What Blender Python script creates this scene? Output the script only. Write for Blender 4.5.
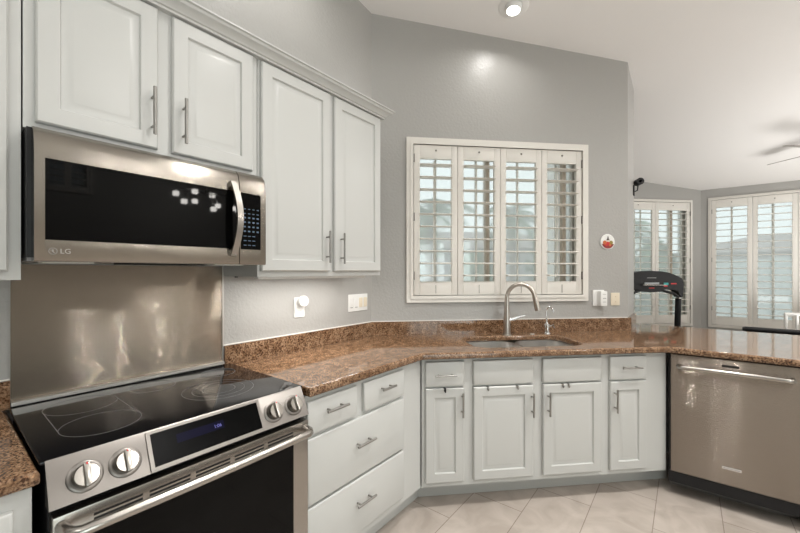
import bpy, bmesh, math, random
from mathutils import Vector, Matrix
random.seed(4)
C = bpy.context.scene.collection
SC = bpy.context.scene
for o in list(bpy.data.objects): bpy.data.objects.remove(o)
PI = math.pi
R2 = math.sqrt(.5)

# ------------------------------------------------------------------ camera, sky, exposure, lamps
cam = bpy.data.objects.new('camera', bpy.data.cameras.new('camera'))
C.objects.link(cam); SC.camera = cam
cam.location = (0, 0, 1.378)
cam.rotation_euler = (PI/2, 0, math.radians(37.99))
cam.data.sensor_width = 36; cam.data.lens = 367.14/800*36
cam.data.shift_y = .00586; cam.data.clip_start = .02; cam.data.clip_end = 300

W = bpy.data.worlds.new('overcast_sky'); SC.world = W; W.use_nodes = True
wn = W.node_tree.nodes; wn['Background'].inputs[0].default_value = (.95, .98, 1.0, 1)
wn['Background'].inputs[1].default_value = 1.3
SC.view_settings.view_transform = 'Standard'; SC.view_settings.look = 'None'
SC.view_settings.gamma = 1; SC.view_settings.use_curve_mapping = False
SC.view_settings.exposure = 0.0
STRIP_W = 4.1            # strip under the tall wall cabinet
LAMPS = [(-.93, 2.45, 2.8, 155), (-1.42, 1.15, 5, 165), (-.35, 1.35, 15, 110), (.35, 2.2, 18, 110), (2.3, 1.69, 18, 180), (3.2, 2.36, 14, 180), (2.8, 1.41, 20, 180),
         (.10, -1.6, 13, 180), (.62, -1.0, 13, 180), (.9, 3.95, 9, 180), (2.6, 5.6, 9, 180)]     # x, y, watts, beam angle
LCOL = (1.0, .975, .945)
CEIL_FILL = [(.9, -.7, 1.5, 2.4, 40), (2.0, 5.0, .9, 2.4, 64)]     # added fill without fixtures, aimed up at the vaulted ceiling: x, y, z, size, watts
for bx, by, bz, bs, bw in CEIL_FILL:
    la = bpy.data.lights.new('ceiling_fill', 'AREA'); la.size = bs; la.energy = bw; la.color = (1, .985, .965)
    lo = bpy.data.objects.new('ceiling_fill', la); C.objects.link(lo); lo.location = (bx, by, bz); lo.rotation_euler = (PI, 0, 0)
# added fill light outside the invented patio door behind the camera, on the right
la = bpy.data.lights.new('patio_fill', 'AREA'); la.shape = 'RECTANGLE'; la.size = 2.0; la.size_y = 2.0; la.energy = 66; la.color = (.96, .985, 1)
lo = bpy.data.objects.new('patio_fill', la); C.objects.link(lo); lo.location = (4.0, -1.0, 1.15); lo.rotation_euler = (PI/2, 0, PI/2)
def ceil_z(y): return 3.253-.148*(y-1.993)

# ------------------------------------------------------------------ materials
def newmat(name):
    m = bpy.data.materials.new(name); m.use_nodes = True
    return m, m.node_tree.nodes, m.node_tree.links, m.node_tree.nodes['Principled BSDF']
def pbr(name, col, rough=.5, metal=0, spec=.5, bump=None, emit=None, coat=0, var=None):
    m, n, l, b = newmat(name)
    b.inputs['Base Color'].default_value = (*col, 1); b.inputs['Roughness'].default_value = rough
    b.inputs['Metallic'].default_value = metal; b.inputs['Specular IOR Level'].default_value = spec
    b.inputs['Coat Weight'].default_value = coat
    tc = n.new('ShaderNodeTexCoord')
    if bump:
        t = n.new('ShaderNodeTexNoise'); t.inputs['Scale'].default_value = bump[0]; t.inputs['Detail'].default_value = 3
        l.new(tc.outputs['Object'], t.inputs['Vector'])
        bp = n.new('ShaderNodeBump'); bp.inputs['Strength'].default_value = bump[1]; bp.inputs['Distance'].default_value = bump[2]
        l.new(t.outputs['Fac'], bp.inputs['Height']); l.new(bp.outputs['Normal'], b.inputs['Normal'])
    if var:
        t = n.new('ShaderNodeTexNoise'); t.inputs['Scale'].default_value = var[0]; t.inputs['Detail'].default_value = 4
        l.new(tc.outputs['Object'], t.inputs['Vector'])
        r = n.new('ShaderNodeValToRGB'); r.color_ramp.elements[0].color = (*[c*(1-var[1]) for c in col], 1)
        r.color_ramp.elements[1].color = (*[min(1, c*(1+var[1])) for c in col], 1)
        r.color_ramp.elements[0].position = .3; r.color_ramp.elements[1].position = .7
        l.new(t.outputs['Fac'], r.inputs['Fac']); l.new(r.outputs['Color'], b.inputs['Base Color'])
    if emit:
        b.inputs['Emission Color'].default_value = (*emit[0], 1); b.inputs['Emission Strength'].default_value = emit[1]
    return m
def brushed(name, col, rough=.12, grain=.5, wave=.0):
    """brushed sheet metal: fine level grain lines tip the surface up and down, so reflections smear vertically"""
    m, n, l, b = newmat(name)
    b.inputs['Base Color'].default_value = (*col, 1); b.inputs['Metallic'].default_value = 1
    b.inputs['Roughness'].default_value = rough
    tc = n.new('ShaderNodeTexCoord'); g = n.new('ShaderNodeNewGeometry'); base = g.outputs['Normal']
    if wave:
        t = n.new('ShaderNodeTexNoise'); t.inputs['Scale'].default_value = 3.2; t.inputs['Detail'].default_value = 1
        l.new(tc.outputs['Object'], t.inputs['Vector'])
        bp = n.new('ShaderNodeBump'); bp.inputs['Strength'].default_value = 1; bp.inputs['Distance'].default_value = wave
        l.new(t.outputs['Fac'], bp.inputs['Height']); base = bp.outputs['Normal']
    sc = n.new('ShaderNodeVectorMath'); sc.operation = 'SCALE'; sc.inputs[3].default_value = 9137.0
    l.new(tc.outputs['Object'], sc.inputs[0])
    w = n.new('ShaderNodeTexWhiteNoise'); w.noise_dimensions = '3D'; l.new(sc.outputs[0], w.inputs['Vector'])
    sp = n.new('ShaderNodeSeparateColor'); l.new(w.outputs['Color'], sp.inputs[0])
    a = n.new('ShaderNodeMath'); a.operation = 'ADD'; l.new(sp.outputs[0], a.inputs[0]); l.new(sp.outputs[1], a.inputs[1])
    c = n.new('ShaderNodeMath'); c.operation = 'MULTIPLY_ADD'; c.inputs[1].default_value = grain; c.inputs[2].default_value = -grain
    l.new(a.outputs[0], c.inputs[0])
    cx = n.new('ShaderNodeCombineXYZ'); l.new(c.outputs[0], cx.inputs['Z'])
    ad = n.new('ShaderNodeVectorMath'); l.new(base, ad.inputs[0]); l.new(cx.outputs[0], ad.inputs[1])
    no = n.new('ShaderNodeVectorMath'); no.operation = 'NORMALIZE'; l.new(ad.outputs[0], no.inputs[0]); l.new(no.outputs[0], b.inputs['Normal'])
    return m
def granite():
    m, n, l, b = newmat('brown_granite')
    tc = n.new('ShaderNodeTexCoord')
    def noise(s, d, dist=0):
        t = n.new('ShaderNodeTexNoise'); t.inputs['Scale'].default_value = s; t.inputs['Detail'].default_value = d
        t.inputs['Distortion'].default_value = dist; l.new(tc.outputs['Object'], t.inputs['Vector']); return t
    def ramp(src, els):
        r = n.new('ShaderNodeValToRGB'); cr = r.color_ramp
        while len(cr.elements) < len(els): cr.elements.new(.5)
        for e, (p, c) in zip(cr.elements, els): e.position = p; e.color = (*c, 1)
        l.new(src, r.inputs['Fac']); return r
    big = ramp(noise(26, 6, .15).outputs['Fac'], [(.30, (.155, .088, .046)), (.46, (.215, .132, .077)), (.60, (.30, .20, .128)), (.74, (.25, .152, .088))])
    fine = ramp(noise(150, 3).outputs['Fac'], [(.36, (.16, .10, .07)), (.45, (.62, .50, .42)), (.55, (1, .97, .93)), (.68, (1.4, 1.35, 1.3))])
    mx = n.new('ShaderNodeMix'); mx.data_type = 'RGBA'; mx.blend_type = 'MULTIPLY'; mx.inputs[0].default_value = .95
    l.new(big.outputs['Color'], mx.inputs[6]); l.new(fine.outputs['Color'], mx.inputs[7])
    v = n.new('ShaderNodeTexVoronoi'); v.inputs['Scale'].default_value = 190; l.new(tc.outputs['Object'], v.inputs['Vector'])
    sp = ramp(v.outputs['Color'], [(.0, (.10, .06, .05)), (.14, (.12, .07, .05)), (.20, (1, 1, 1)), (.86, (1, 1, 1)), (.92, (1.5, 1.4, 1.3))])
    m2 = n.new('ShaderNodeMix'); m2.data_type = 'RGBA'; m2.blend_type = 'MULTIPLY'; m2.inputs[0].default_value = .8
    l.new(mx.outputs[2], m2.inputs[6]); l.new(sp.outputs['Color'], m2.inputs[7])
    l.new(m2.outputs[2], b.inputs['Base Color'])
    b.inputs['Roughness'].default_value = .07; b.inputs['Specular IOR Level'].default_value = .6
    return m
def floor_tile():
    m, n, l, b = newmat('porcelain_tile')
    tc = n.new('ShaderNodeTexCoord'); sx = n.new('ShaderNodeSeparateXYZ'); cx = n.new('ShaderNodeCombineXYZ')
    l.new(tc.outputs['Object'], sx.inputs[0])
    a1 = n.new('ShaderNodeMath'); a1.inputs[1].default_value = .744+6.0; l.new(sx.outputs['X'], a1.inputs[0])
    a2 = n.new('ShaderNodeMath'); a2.inputs[1].default_value = 6.0-2.085+.6; l.new(sx.outputs['Y'], a2.inputs[0])
    l.new(a2.outputs[0], cx.inputs['X']); l.new(a1.outputs[0], cx.inputs['Y'])
    br = n.new('ShaderNodeTexBrick'); br.inputs['Scale'].default_value = 1; br.offset = .5
    br.inputs['Brick Width'].default_value = .6; br.inputs['Row Height'].default_value = .3
    br.inputs['Mortar Size'].default_value = .0022; br.inputs['Mortar Smooth'].default_value = .1
    br.inputs['Color1'].default_value = (.42, .375, .335, 1); br.inputs['Color2'].default_value = (.455, .408, .367, 1)
    br.inputs['Mortar'].default_value = (.22, .18, .15, 1)
    l.new(cx.outputs[0], br.inputs['Vector'])
    t = n.new('ShaderNodeTexNoise'); t.inputs['Scale'].default_value = 5; t.inputs['Detail'].default_value = 8; t.inputs['Distortion'].default_value = 1.2
    l.new(tc.outputs['Object'], t.inputs['Vector'])
    r = n.new('ShaderNodeValToRGB'); r.color_ramp.elements[0].position = .35; r.color_ramp.elements[0].color = (.84, .815, .79, 1)
    r.color_ramp.elements[1].position = .65; r.color_ramp.elements[1].color = (1.09, 1.08, 1.07, 1)
    l.new(t.outputs['Fac'], r.inputs['Fac'])
    mx = n.new('ShaderNodeMix'); mx.data_type = 'RGBA'; mx.blend_type = 'MULTIPLY'; mx.inputs[0].default_value = 1
    l.new(br.outputs['Color'], mx.inputs[6]); l.new(r.outputs['Color'], mx.inputs[7]); l.new(mx.outputs[2], b.inputs['Base Color'])
    b.inputs['Roughness'].default_value = .32
    return m
def pane_mat(name, tint, gloss=.05, haze=.27):
    m = bpy.data.materials.new(name); m.use_nodes = True; n = m.node_tree.nodes; l = m.node_tree.links; n.clear()
    o = n.new('ShaderNodeOutputMaterial'); t = n.new('ShaderNodeBsdfTransparent'); g = n.new('ShaderNodeBsdfGlossy'); x = n.new('ShaderNodeMixShader')
    t.inputs[0].default_value = (*tint, 1); g.inputs['Roughness'].default_value = .02; x.inputs[0].default_value = gloss
    h = n.new('ShaderNodeBsdfTranslucent'); h.inputs[0].default_value = (.9, .93, .92, 1); y = n.new('ShaderNodeMixShader'); y.inputs[0].default_value = haze  # whitish translucent share put into the glass to imitate window glare
    l.new(t.outputs[0], y.inputs[1]); l.new(h.outputs[0], y.inputs[2]); l.new(y.outputs[0], x.inputs[1]); l.new(g.outputs[0], x.inputs[2]); l.new(x.outputs[0], o.inputs[0])
    return m

WALL = pbr('grey_wall_paint', (.385, .378, .360), .34, spec=.5, bump=(60, .45, .005))
CEIL = pbr('ceiling_paint', (.80, .785, .765), .75, bump=(90, .25, .003))
CABW = pbr('cabinet_paint', (.52, .525, .507), .32, spec=.5)
CABIN = pbr('cabinet_inside', (.5, .48, .44), .6)
GRAN = granite()
TILE = floor_tile()
STEEL = brushed('brushed_steel', (.31, .285, .25), .16, .30)
SPLASH = brushed('backsplash_steel', (.31, .275, .23), .11, .50, wave=.004)
DWST = brushed('dishwasher_steel', (.35, .31, .27), .13, .80, wave=.003)
SMOOTH = pbr('satin_steel', (.42, .395, .365), .27, 1)
PANEL = pbr('range_panel_steel', (.21, .195, .18), .36, 1)
NICKEL = pbr('brushed_nickel', (.33, .32, .30), .34, 1)
FAUCET = pbr('faucet_steel', (.50, .455, .41), .28, 1)
CHROME = pbr('chrome', (.80, .80, .80), .08, 1)
SINKM = pbr('sink_steel', (.74, .73, .71), .30, 1)
BLKGL = pbr('black_glass', (.0015, .0015, .0015), .03, spec=.12)
COOK = pbr('ceramic_glass', (.005, .005, .006), .06, spec=.30)
BLACK = pbr('black_plastic', (.010, .010, .011), .45, spec=.35)
DARK = pbr('dark_void', (.01, .01, .01), .8)
RING = pbr('burner_print', (.20, .20, .20), .3)
SHUT = pbr('shutter_paint', (.73, .705, .655), .35)
VINYL = pbr('window_vinyl', (.70, .68, .63), .4)
TANFR = pbr('tan_window_frame', (.50, .42, .34), .45)
HINGE = pbr('hinge_metal', (.22, .21, .19), .4, .8)
GLASS = pane_mat('window_glass', (.93, .975, .965))
PLATE = pbr('white_plastic', (.80, .80, .78), .35)
CREAM = pbr('cream_plastic', (.74, .66, .52), .4)
GREYP = pbr('grey_plastic', (.25, .25, .25), .5)
RED = pbr('red_print', (.55, .03, .03), .5)
TEAL = pbr('teal_print', (.05, .42, .40), .5)
LENS = pbr('lamp_lens', (.75, .75, .70), .5)
CAULK = pbr('white_caulk', (.78, .76, .72), .5)
BULB = pbr('lit_lamp', (1, 1, 1), .4, emit=((1, .97, .92), 6))
CUBE = pbr('lit_glass_shade', (1, 1, 1), .4, emit=((1, .96, .90), 60))
DIGIT = pbr('display_digits', (.05, .05, .2), .4, emit=((.25, .25, .9), .35))
DISPGL = pbr('display_glass', (.0015, .0015, .0015), .22, spec=.04)
KNOB = pbr('knob_steel', (.33, .31, .285), .24, 1)
DISPL = pbr('display_glow', (.003, .003, .010), .25, spec=.04, emit=((.05, .04, .35), .022))
KEYP = pbr('key_print', (.08, .13, .20), .4)
WHITEW = pbr('white_wood', (.78, .77, .74), .4)

# ------------------------------------------------------------------ mesh builder
class MB:
    def __init__(s): s.bm = bmesh.new()
    def _add(s, t, M=None):
        if M is not None: t.transform(M)
        me = bpy.data.meshes.new('t'); t.to_mesh(me); t.free(); s.bm.from_mesh(me); bpy.data.meshes.remove(me); return s
    def box(s, x0, x1, y0, y1, z0, z1, bev=0, seg=2, M=None):
        t = bmesh.new(); bmesh.ops.create_cube(t, size=1)
        for v in t.verts: v.co = Vector(((x0+x1)/2+v.co.x*(x1-x0), (y0+y1)/2+v.co.y*(y1-y0), (z0+z1)/2+v.co.z*(z1-z0)))
        if bev: bmesh.ops.bevel(t, geom=t.edges[:], offset=bev, segments=seg, affect='EDGES', profile=.6)
        return s._add(t, M)
    def loops(s, loops, cap0=True, cap1=True, closed=True, M=None):
        t = bmesh.new(); vs = [[t.verts.new(p) for p in lp] for lp in loops]; n = len(vs[0])
        for a, b in zip(vs, vs[1:]):
            for i in range(n if closed else n-1):
                try: t.faces.new((a[i], a[(i+1) % n], b[(i+1) % n], b[i]))
                except ValueError: pass
        if cap0: t.faces.new(vs[0])
        if cap1: t.faces.new(vs[-1])
        return s._add(t, M)
    def prism(s, poly, z0, z1, bev=0, M=None):
        f0 = z0 if callable(z0) else (lambda x, y: z0); f1 = z1 if callable(z1) else (lambda x, y: z1)
        t = bmesh.new(); a = [t.verts.new((x, y, f0(x, y))) for x, y in poly]; b = [t.verts.new((x, y, f1(x, y))) for x, y in poly]; n = len(poly)
        for i in range(n): t.faces.new((a[i], a[(i+1) % n], b[(i+1) % n], b[i]))
        t.faces.new(a); t.faces.new(b)
        if bev: bmesh.ops.bevel(t, geom=t.edges[:], offset=bev, segments=2, affect='EDGES')
        return s._add(t, M)
    def cyl(s, p0, p1, r0, r1=None, seg=24, M=None):
        r1 = r0 if r1 is None else r1
        return s.tube([p0, p1], [r0, r1], seg, M=M)
    def tube(s, pts, r, seg=12, closed=False, M=None, flat=1.0):
        pts = [Vector(p) for p in pts]; n = len(pts); r = r if isinstance(r, (list, tuple)) else [r]*n
        tan = []
        for i in range(n):
            if closed: d = pts[(i+1) % n]-pts[i-1]
            else: d = pts[min(i+1, n-1)]-pts[max(i-1, 0)]
            tan.append(d.normalized())
        up = Vector((0, 0, 1)) if abs(tan[0].z) < .9 else Vector((1, 0, 0))
        u = (up-tan[0]*up.dot(tan[0])).normalized(); L = []
        for i in range(n):
            u = (u-tan[i]*u.dot(tan[i])).normalized(); w = tan[i].cross(u)
            L.append([pts[i]+(u*math.cos(2*PI*k/seg)+w*math.sin(2*PI*k/seg)*flat)*r[i] for k in range(seg)])
        if closed: L.append(L[0]); return s.loops(L, False, False, M=M)
        return s.loops(L, M=M)
    def lathe(s, prof, seg=32, M=None):
        L = [[(r*math.cos(2*PI*k/seg), r*math.sin(2*PI*k/seg), z) for k in range(seg)] for r, z in prof]
        return s.loops(L, M=M)
    def ball(s, c, r, M=None, sc=(1, 1, 1)):
        t = bmesh.new(); bmesh.ops.create_uvsphere(t, u_segments=20, v_segments=12, radius=r)
        for v in t.verts: v.co = Vector((v.co.x*sc[0]+c[0], v.co.y*sc[1]+c[1], v.co.z*sc[2]+c[2]))
        return s._add(t, M)
    def annulus(s, cx, cy, z, r0, r1, seg=64, h=.0004):
        a = lambda r, zz: [(cx+r*math.cos(2*PI*k/seg), cy+r*math.sin(2*PI*k/seg), zz) for k in range(seg)]
        return s.loops([a(r0, z), a(r0, z+h), a(r1, z+h), a(r1, z), a(r0, z)], False, False)
    def rectrings(s, x0, x1, z0, z1, rings, yb, M=None):
        """a panel facing -y: rings = (inset, y); back plane at yb"""
        L = [[(x0, yb, z0), (x1, yb, z0), (x1, yb, z1), (x0, yb, z1)]]
        for i, y in rings: L.append([(x0+i, y, z0+i), (x1-i, y, z0+i), (x1-i, y, z1-i), (x0+i, y, z1-i)])
        return s.loops(L, M=M)
    def build(s, name, mat, parent=None, smooth=True, ang=35):
        bmesh.ops.remove_doubles(s.bm, verts=s.bm.verts[:], dist=1e-6)
        bmesh.ops.recalc_face_normals(s.bm, faces=s.bm.faces[:])
        me = bpy.data.meshes.new(name); s.bm.to_mesh(me); s.bm.free(); me.materials.append(mat)
        if smooth: me.shade_smooth(); me.set_sharp_from_angle(angle=math.radians(ang))
        o = bpy.data.objects.new(name, me); C.objects.link(o)
        if parent is not None: o.parent = parent
        return o
def tag(o, label, cat, group=None, kind=None):
    if label: o['label'] = label
    if cat: o['category'] = cat
    if group: o['group'] = group
    if kind: o['kind'] = kind
    return o
def thing(name, label, cat, loc=(0, 0, 0), rz=0, group=None):
    o = bpy.data.objects.new(name, None); C.objects.link(o); o.empty_display_size = .05
    o.location = loc; o.rotation_euler = (0, 0, rz); return tag(o, label, cat, group)
def struct(name, mb, mat, label=None, cat=None, parent=None):
    o = mb.build(name, mat, parent, ang=25); o['kind'] = 'structure'
    return tag(o, label, cat)
def copy_tree(o, parent=None):
    kids = [c for c in bpy.data.objects if c.parent == o]
    c = o.copy(); C.objects.link(c)
    if parent is not None: c.parent = parent
    for k in kids: copy_tree(k, c)
    return c
def text_mesh(txt, size, depth, name, mat, parent, M):
    cu = bpy.data.curves.new('txt', 'FONT'); cu.body = txt; cu.size = size; cu.extrude = depth; cu.align_x = 'CENTER'; cu.align_y = 'CENTER'
    ob = bpy.data.objects.new('txt', cu); C.objects.link(ob)
    me = bpy.data.meshes.new_from_object(ob.evaluated_get(bpy.context.evaluated_depsgraph_get()))
    bpy.data.objects.remove(ob); me.transform(M); me.name = name; me.materials.clear(); me.materials.append(mat)
    o = bpy.data.objects.new(name, me); C.objects.link(o); o.parent = parent
    return o
FRONT = Matrix.Rotation(PI/2, 4, 'X')        # lettering lying in xy stands up facing -y
def at(x, y, z): return Matrix.Translation((x, y, z))
def SP(s, c): return ((s+c)*R2, (s-c)*R2)     # along the sink wall / out of it

XW = -1.81; CW = -2.68
top = lambda x, y: ceil_z(y)+.06
# ------------------------------------------------------------------ the setting
struct('floor', MB().prism([(-2.0, -3.2), (4.0, -3.2), (4.0, 7.0), (0.1, 7.0), (-1.05, 5.85), (-1.05, 3.7), (-.75, 3.25), (-2.0, 2.0)], -.1, 0), TILE)
outl = [(-1.96, -3.15), (3.95, -3.15), (3.95, 6.97), (.097, 6.97), (-1.05, 5.823), (-1.05, 3.70), (-.75, 3.252), (-1.96, 2.042)]
struct('ceiling', MB().prism(outl, lambda x, y: ceil_z(y), lambda x, y: ceil_z(y)+.12), CEIL)
struct('wall_left', MB().prism([(XW, -3.0), (XW, 1.98), (-1.96, 2.042), (-1.96, -3.0)], 0, top), WALL)
def holed_wall(name, f, a0, a1, h0, h1, z0, z1):
    """f(a, d): plan point at distance a along the wall, d behind its face"""
    m = MB(); q = lambda a, b: [f(a, 0), f(b, 0), f(b, .15), f(a, .15)]
    m.prism(q(a0, h0), 0, top); m.prism(q(h1, a1), 0, top)
    m.prism(q(h0, h1), 0, z0); m.prism(q(h0, h1), z1, top)
    return struct(name, m, WALL)
holed_wall('wall_sink', lambda a, d: SP(a, CW-d), .0596, 1.95, .415, 1.765, 1.185, 2.325)
struct('wall_return', MB().prism([SP(1.95, CW), (-.37, 3.42), (-.37, 3.84), (-1.05, 3.84), (-1.05, 3.70), SP(1.95, CW-.15)], 0, top), WALL)
struct('wall_nook', MB().prism([(-.90, 3.84), (-.90, 5.76), (-1.05, 5.823), (-1.05, 3.84)], 0, top), WALL)
struct('wall_nook_outside', MB().prism([(-1.052, 3.70), (-1.052, 5.82), (-1.067, 5.83), (-1.067, 3.70)], 0, top).prism([(-.622, 3.379), (-1.052, 3.70), (-1.067, 3.69), (-.632, 3.365)], 0, top), pbr('pale_stucco', (.70, .67, .62), .9))
CB = -4.709
holed_wall('wall_bay', lambda a, d: SP(a, CB-d), 3.436, 4.936, 3.66, 4.735, .64, 2.35)
holed_wall('wall_far', lambda a, d: (a, 6.82+d), .12, 3.95, .28, 1.95, .63, 2.375)
m = MB(); q = lambda a, b: [(3.8, a), (3.8, b), (3.95, b), (3.95, a)]
for a, b in ((-3.0, -2.0), (0.0, .93), (1.38, 6.82)): m.prism(q(a, b), 0, top)
m.prism(q(-2.0, 0.0), 2.15, top); m.prism(q(.93, 1.38), 0, 2.50); m.prism(q(.93, 1.38), 2.98, top)
struct('wall_right', m, WALL)
struct('wall_back', MB().prism([(-1.96, -3.15), (3.95, -3.15), (3.95, -3.0), (-1.96, -3.0)], 0, top), WALL)

# ------------------------------------------------------------------ windows and shutters
def window(n, loc, rz, w, z0, z1, muntins, rails, tan):
    """glazing in the wall opening; local x along the wall from the opening's left, y = depth behind the wall face"""
    e = bpy.data.objects.new('window_%d' % n, None); C.objects.link(e); e.location = loc; e.rotation_euler = (0, 0, rz); e['kind'] = 'structure'
    m = MB(); t = .045
    m.box(0, w, .06, .13, z0, z0+t); m.box(0, w, .06, .13, z1-t, z1); m.box(0, t, .06, .13, z0+t, z1-t); m.box(w-t, w, .06, .13, z0+t, z1-t)
    m.build('window_frame', VINYL, e)
    b = MB()
    for x in tan: b.box(x-.014, x+.014, .055, .125, z0+t, z1-t)
    if tan: b.build('meeting_stile', TANFR, e)
    b = MB()
    for x in muntins: b.box(x-.006, x+.006, .085, .105, z0+t, z1-t)
    for z in rails: b.box(t, w-t, .085, .105, z-.009, z+.009)
    b.build('muntin', VINYL, e)
    MB().box(t, w-t, .093, .097, z0+t, z1-t).build('pane', GLASS, e)
    return e
def shutter(name, label, loc, rz, w, z0, z1, edges, pitch=.0875, casing=.05, lw=.105, tilt=3, toprail=.10, botrail=.10, stile=.045, stub=True):
    """casing on the wall face (y<0 is the room) and hinged louvred panels in it"""
    e = thing(name, label, 'window shutter', loc, rz)
    m = MB()
    for y0, y1, i in ((-.022, 0, 0), (-.030, 0, casing*.55)):
        c = casing-i
        m.box(i, w-i, y0, y1, z1-casing, z1-i); m.box(i, w-i, y0, y1, z0+i, z0+casing)
        m.box(i, casing, y0, y1, z0+casing, z1-casing); m.box(w-casing, w-i, y0, y1, z0+casing, z1-casing)
    m.build('casing', SHUT, e)
    a, b = z0+casing+.004, z1-casing-.004
    for k, (x0, x1) in enumerate(edges):
        p = MB(); y0, y1 = -.020, .008
        p.box(x0, x0+stile, y0, y1, a, b, .003); p.box(x1-stile, x1, y0, y1, a, b, .003)
        p.box(x0+stile, x1-stile, y0, y1, b-toprail, b, .002); p.box(x0+stile, x1-stile, y0, y1, a, a+botrail, .002)
        po = p.build('shutter_panel', SHUT, e)
        lo, hi = a+botrail, b-toprail; n = max(1, round((hi-lo)/pitch)); lv = MB()
        for i in range(n):
            z = lo+(i+.5)*(hi-lo)/n; L = []
            for xx in (x0+stile+.001, x1-stile-.001):
                L.append([(xx, -.006+lw/2*math.cos(q)*1.0, z+.0062*math.sin(q)+lw/2*math.cos(q)*math.sin(math.radians(tilt))) for q in [2*PI*j/12 for j in range(12)]])
            lv.loops(L)
        lv.build('louvre', SHUT, po)
        xc = (x0+x1)/2
        MB().box(xc-.005, xc+.005, .04, .048, lo, hi).build('tilt_rod', SHUT, po)
        MB().lathe([(.0, 0), (.006, .001), (.007, .006), (.004, .010), (.0, .011)], 12, at(xc, -.020, b-toprail*.40) @ Matrix.Rotation(PI/2, 4, 'X')).build('knob', HINGE, po)
        if stub: MB().box(xc-.0018, xc+.0018, -.0225, -.019, a+.012, a+botrail*.75).build('rod_groove', HINGE, po)
        hx = x0 if k % 2 == 0 else x1
        if k in (0, len(edges)-1):
            for f in (.13, .52, .91):
                zz = a+(b-a)*f; MB().cyl((hx, -.024, zz-.03), (hx, -.024, zz+.03), .0055, seg=10).build('hinge', HINGE, po)
    return e
# over the sink
p = SP(.415, CW)
window(1, (p[0], p[1], 0), PI/4, 1.35, 1.185, 2.325, [.20, .52, .86, 1.18], [], [.605, 1.235])
p = SP(.375, CW)
shutter('window_shutter', 'white four-panel louvred shutter on the grey wall over the kitchen sink', (p[0], p[1], 0), PI/4, 1.43, 1.147, 2.362,
        [(.055, .383), (.386, .714), (.717, 1.045), (1.048, 1.375)])
# bay window behind the treadmill
p = SP(3.66, CB)
window(2, (p[0], p[1], 0), PI/4, 1.075, .64, 2.35, [.40], [], [.86])
p = SP(3.62, CB)
shutter('window_shutter', 'white louvred shutter behind the treadmill, on the angled wall of the bay', (p[0], p[1], 0), PI/4, 1.16, .60, 2.39,
        [(.04, .578), (.581, 1.12)], casing=.036, toprail=.11, botrail=.12, stile=.05, stub=False)
window(3, (.28, 6.82, 0), 0, 1.67, .63, 2.375, [.22, .62, 1.05, 1.45], [], [.835])
shutter('window_shutter', 'wide white louvred shutter at the far right, above the black stool rail', (.24, 6.82, 0), 0, 1.75, .59, 2.415,
        [(.038, .456), (.459, .876), (.879, 1.293), (1.296, 1.712)], casing=.035, toprail=.11, botrail=.12, stile=.05, stub=False)

window(4, (3.8, 1.38, 0), -PI/2, .45, 2.50, 2.98, [.225], [], [])
shutter('window_shutter', 'small high white shutter mirrored in the top left of the microwave door', (3.8, 1.42, 0), -PI/2, .53, 2.46, 3.02,
        [(.034, .263), (.266, .496)], casing=.03, toprail=.04, botrail=.04, stile=.035, stub=False)
e = bpy.data.objects.new('added_door_1', None); C.objects.link(e); e.location = (3.8, 0.0, 0); e.rotation_euler = (0, 0, -PI/2); e['kind'] = 'structure'  # unseen patio door, added as an opening for the fill light
m = MB()
for a, b, y0 in ((0, 1.03, .05), (.97, 2.0, .09)):
    m.box(a, b, y0, y0+.04, .01, .08); m.box(a, b, y0, y0+.04, 2.07, 2.15); m.box(a, a+.06, y0, y0+.04, .08, 2.07); m.box(b-.06, b, y0, y0+.04, .08, 2.07)
m.build('door_frame', VINYL, e)
MB().box(.06, .97, .068, .072, .08, 2.07).box(1.03, 1.94, .108, .112, .08, 2.07).build('pane', GLASS, e)
# ------------------------------------------------------------------ cabinet pieces
def door_mesh(x0, x1, z0, z1, yb, t=.02, fr=.052):
    f = yb-t
    return MB().rectrings(x0, x1, z0, z1, [(0, f+.005), (.0045, f), (fr, f), (fr+.004, f+.009), (fr+.009, f+.010), (fr+.030, f+.003), (fr+.034, f+.0025)], yb)
def slab_mesh(x0, x1, z0, z1, yb, t=.02):
    f = yb-t
    return MB().rectrings(x0, x1, z0, z1, [(0, f+.006), (.003, f+.002), (.008, f)], yb)
def pull(parent, x, z, y, length, vertical):
    """bar pull standing off a front at depth y"""
    m = MB(); h = length/2; q = h*.62
    if vertical:
        m.cyl((x, y-.030, z-h), (x, y-.030, z+h), .0058, seg=12)
        for s in (-q, q): m.cyl((x, y, z+s), (x, y-.030, z+s), .0042, seg=10)
    else:
        m.cyl((x-h, y-.030, z), (x+h, y-.030, z), .0058, seg=12)
        for s in (-q, q): m.cyl((x+s, y, z), (x+s, y-.030, z), .0042, seg=10)
    return m.build('handle', NICKEL, parent)
def base_body(e, w, yf, z1=.874, yback=-.02, left=.0):
    m = MB(); m.box(0, .018, yf, yback, .13, z1); m.box(w-.018, w, yf, yback, .13, z1); m.box(.018, w-.018, yf, yback, .13, .148)
    m.box(.018, w-.018, yback-.012, yback, .148, z1); m.box(.018, w-.018, yf, yf+.02, .148, z1)
    return m.build('body', CABW, e)
def plinth(e, x0, x1, y):
    return MB().box(x0, x1, y, y+.018, 0, .13).build('toe_kick', CABW, e)
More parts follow.
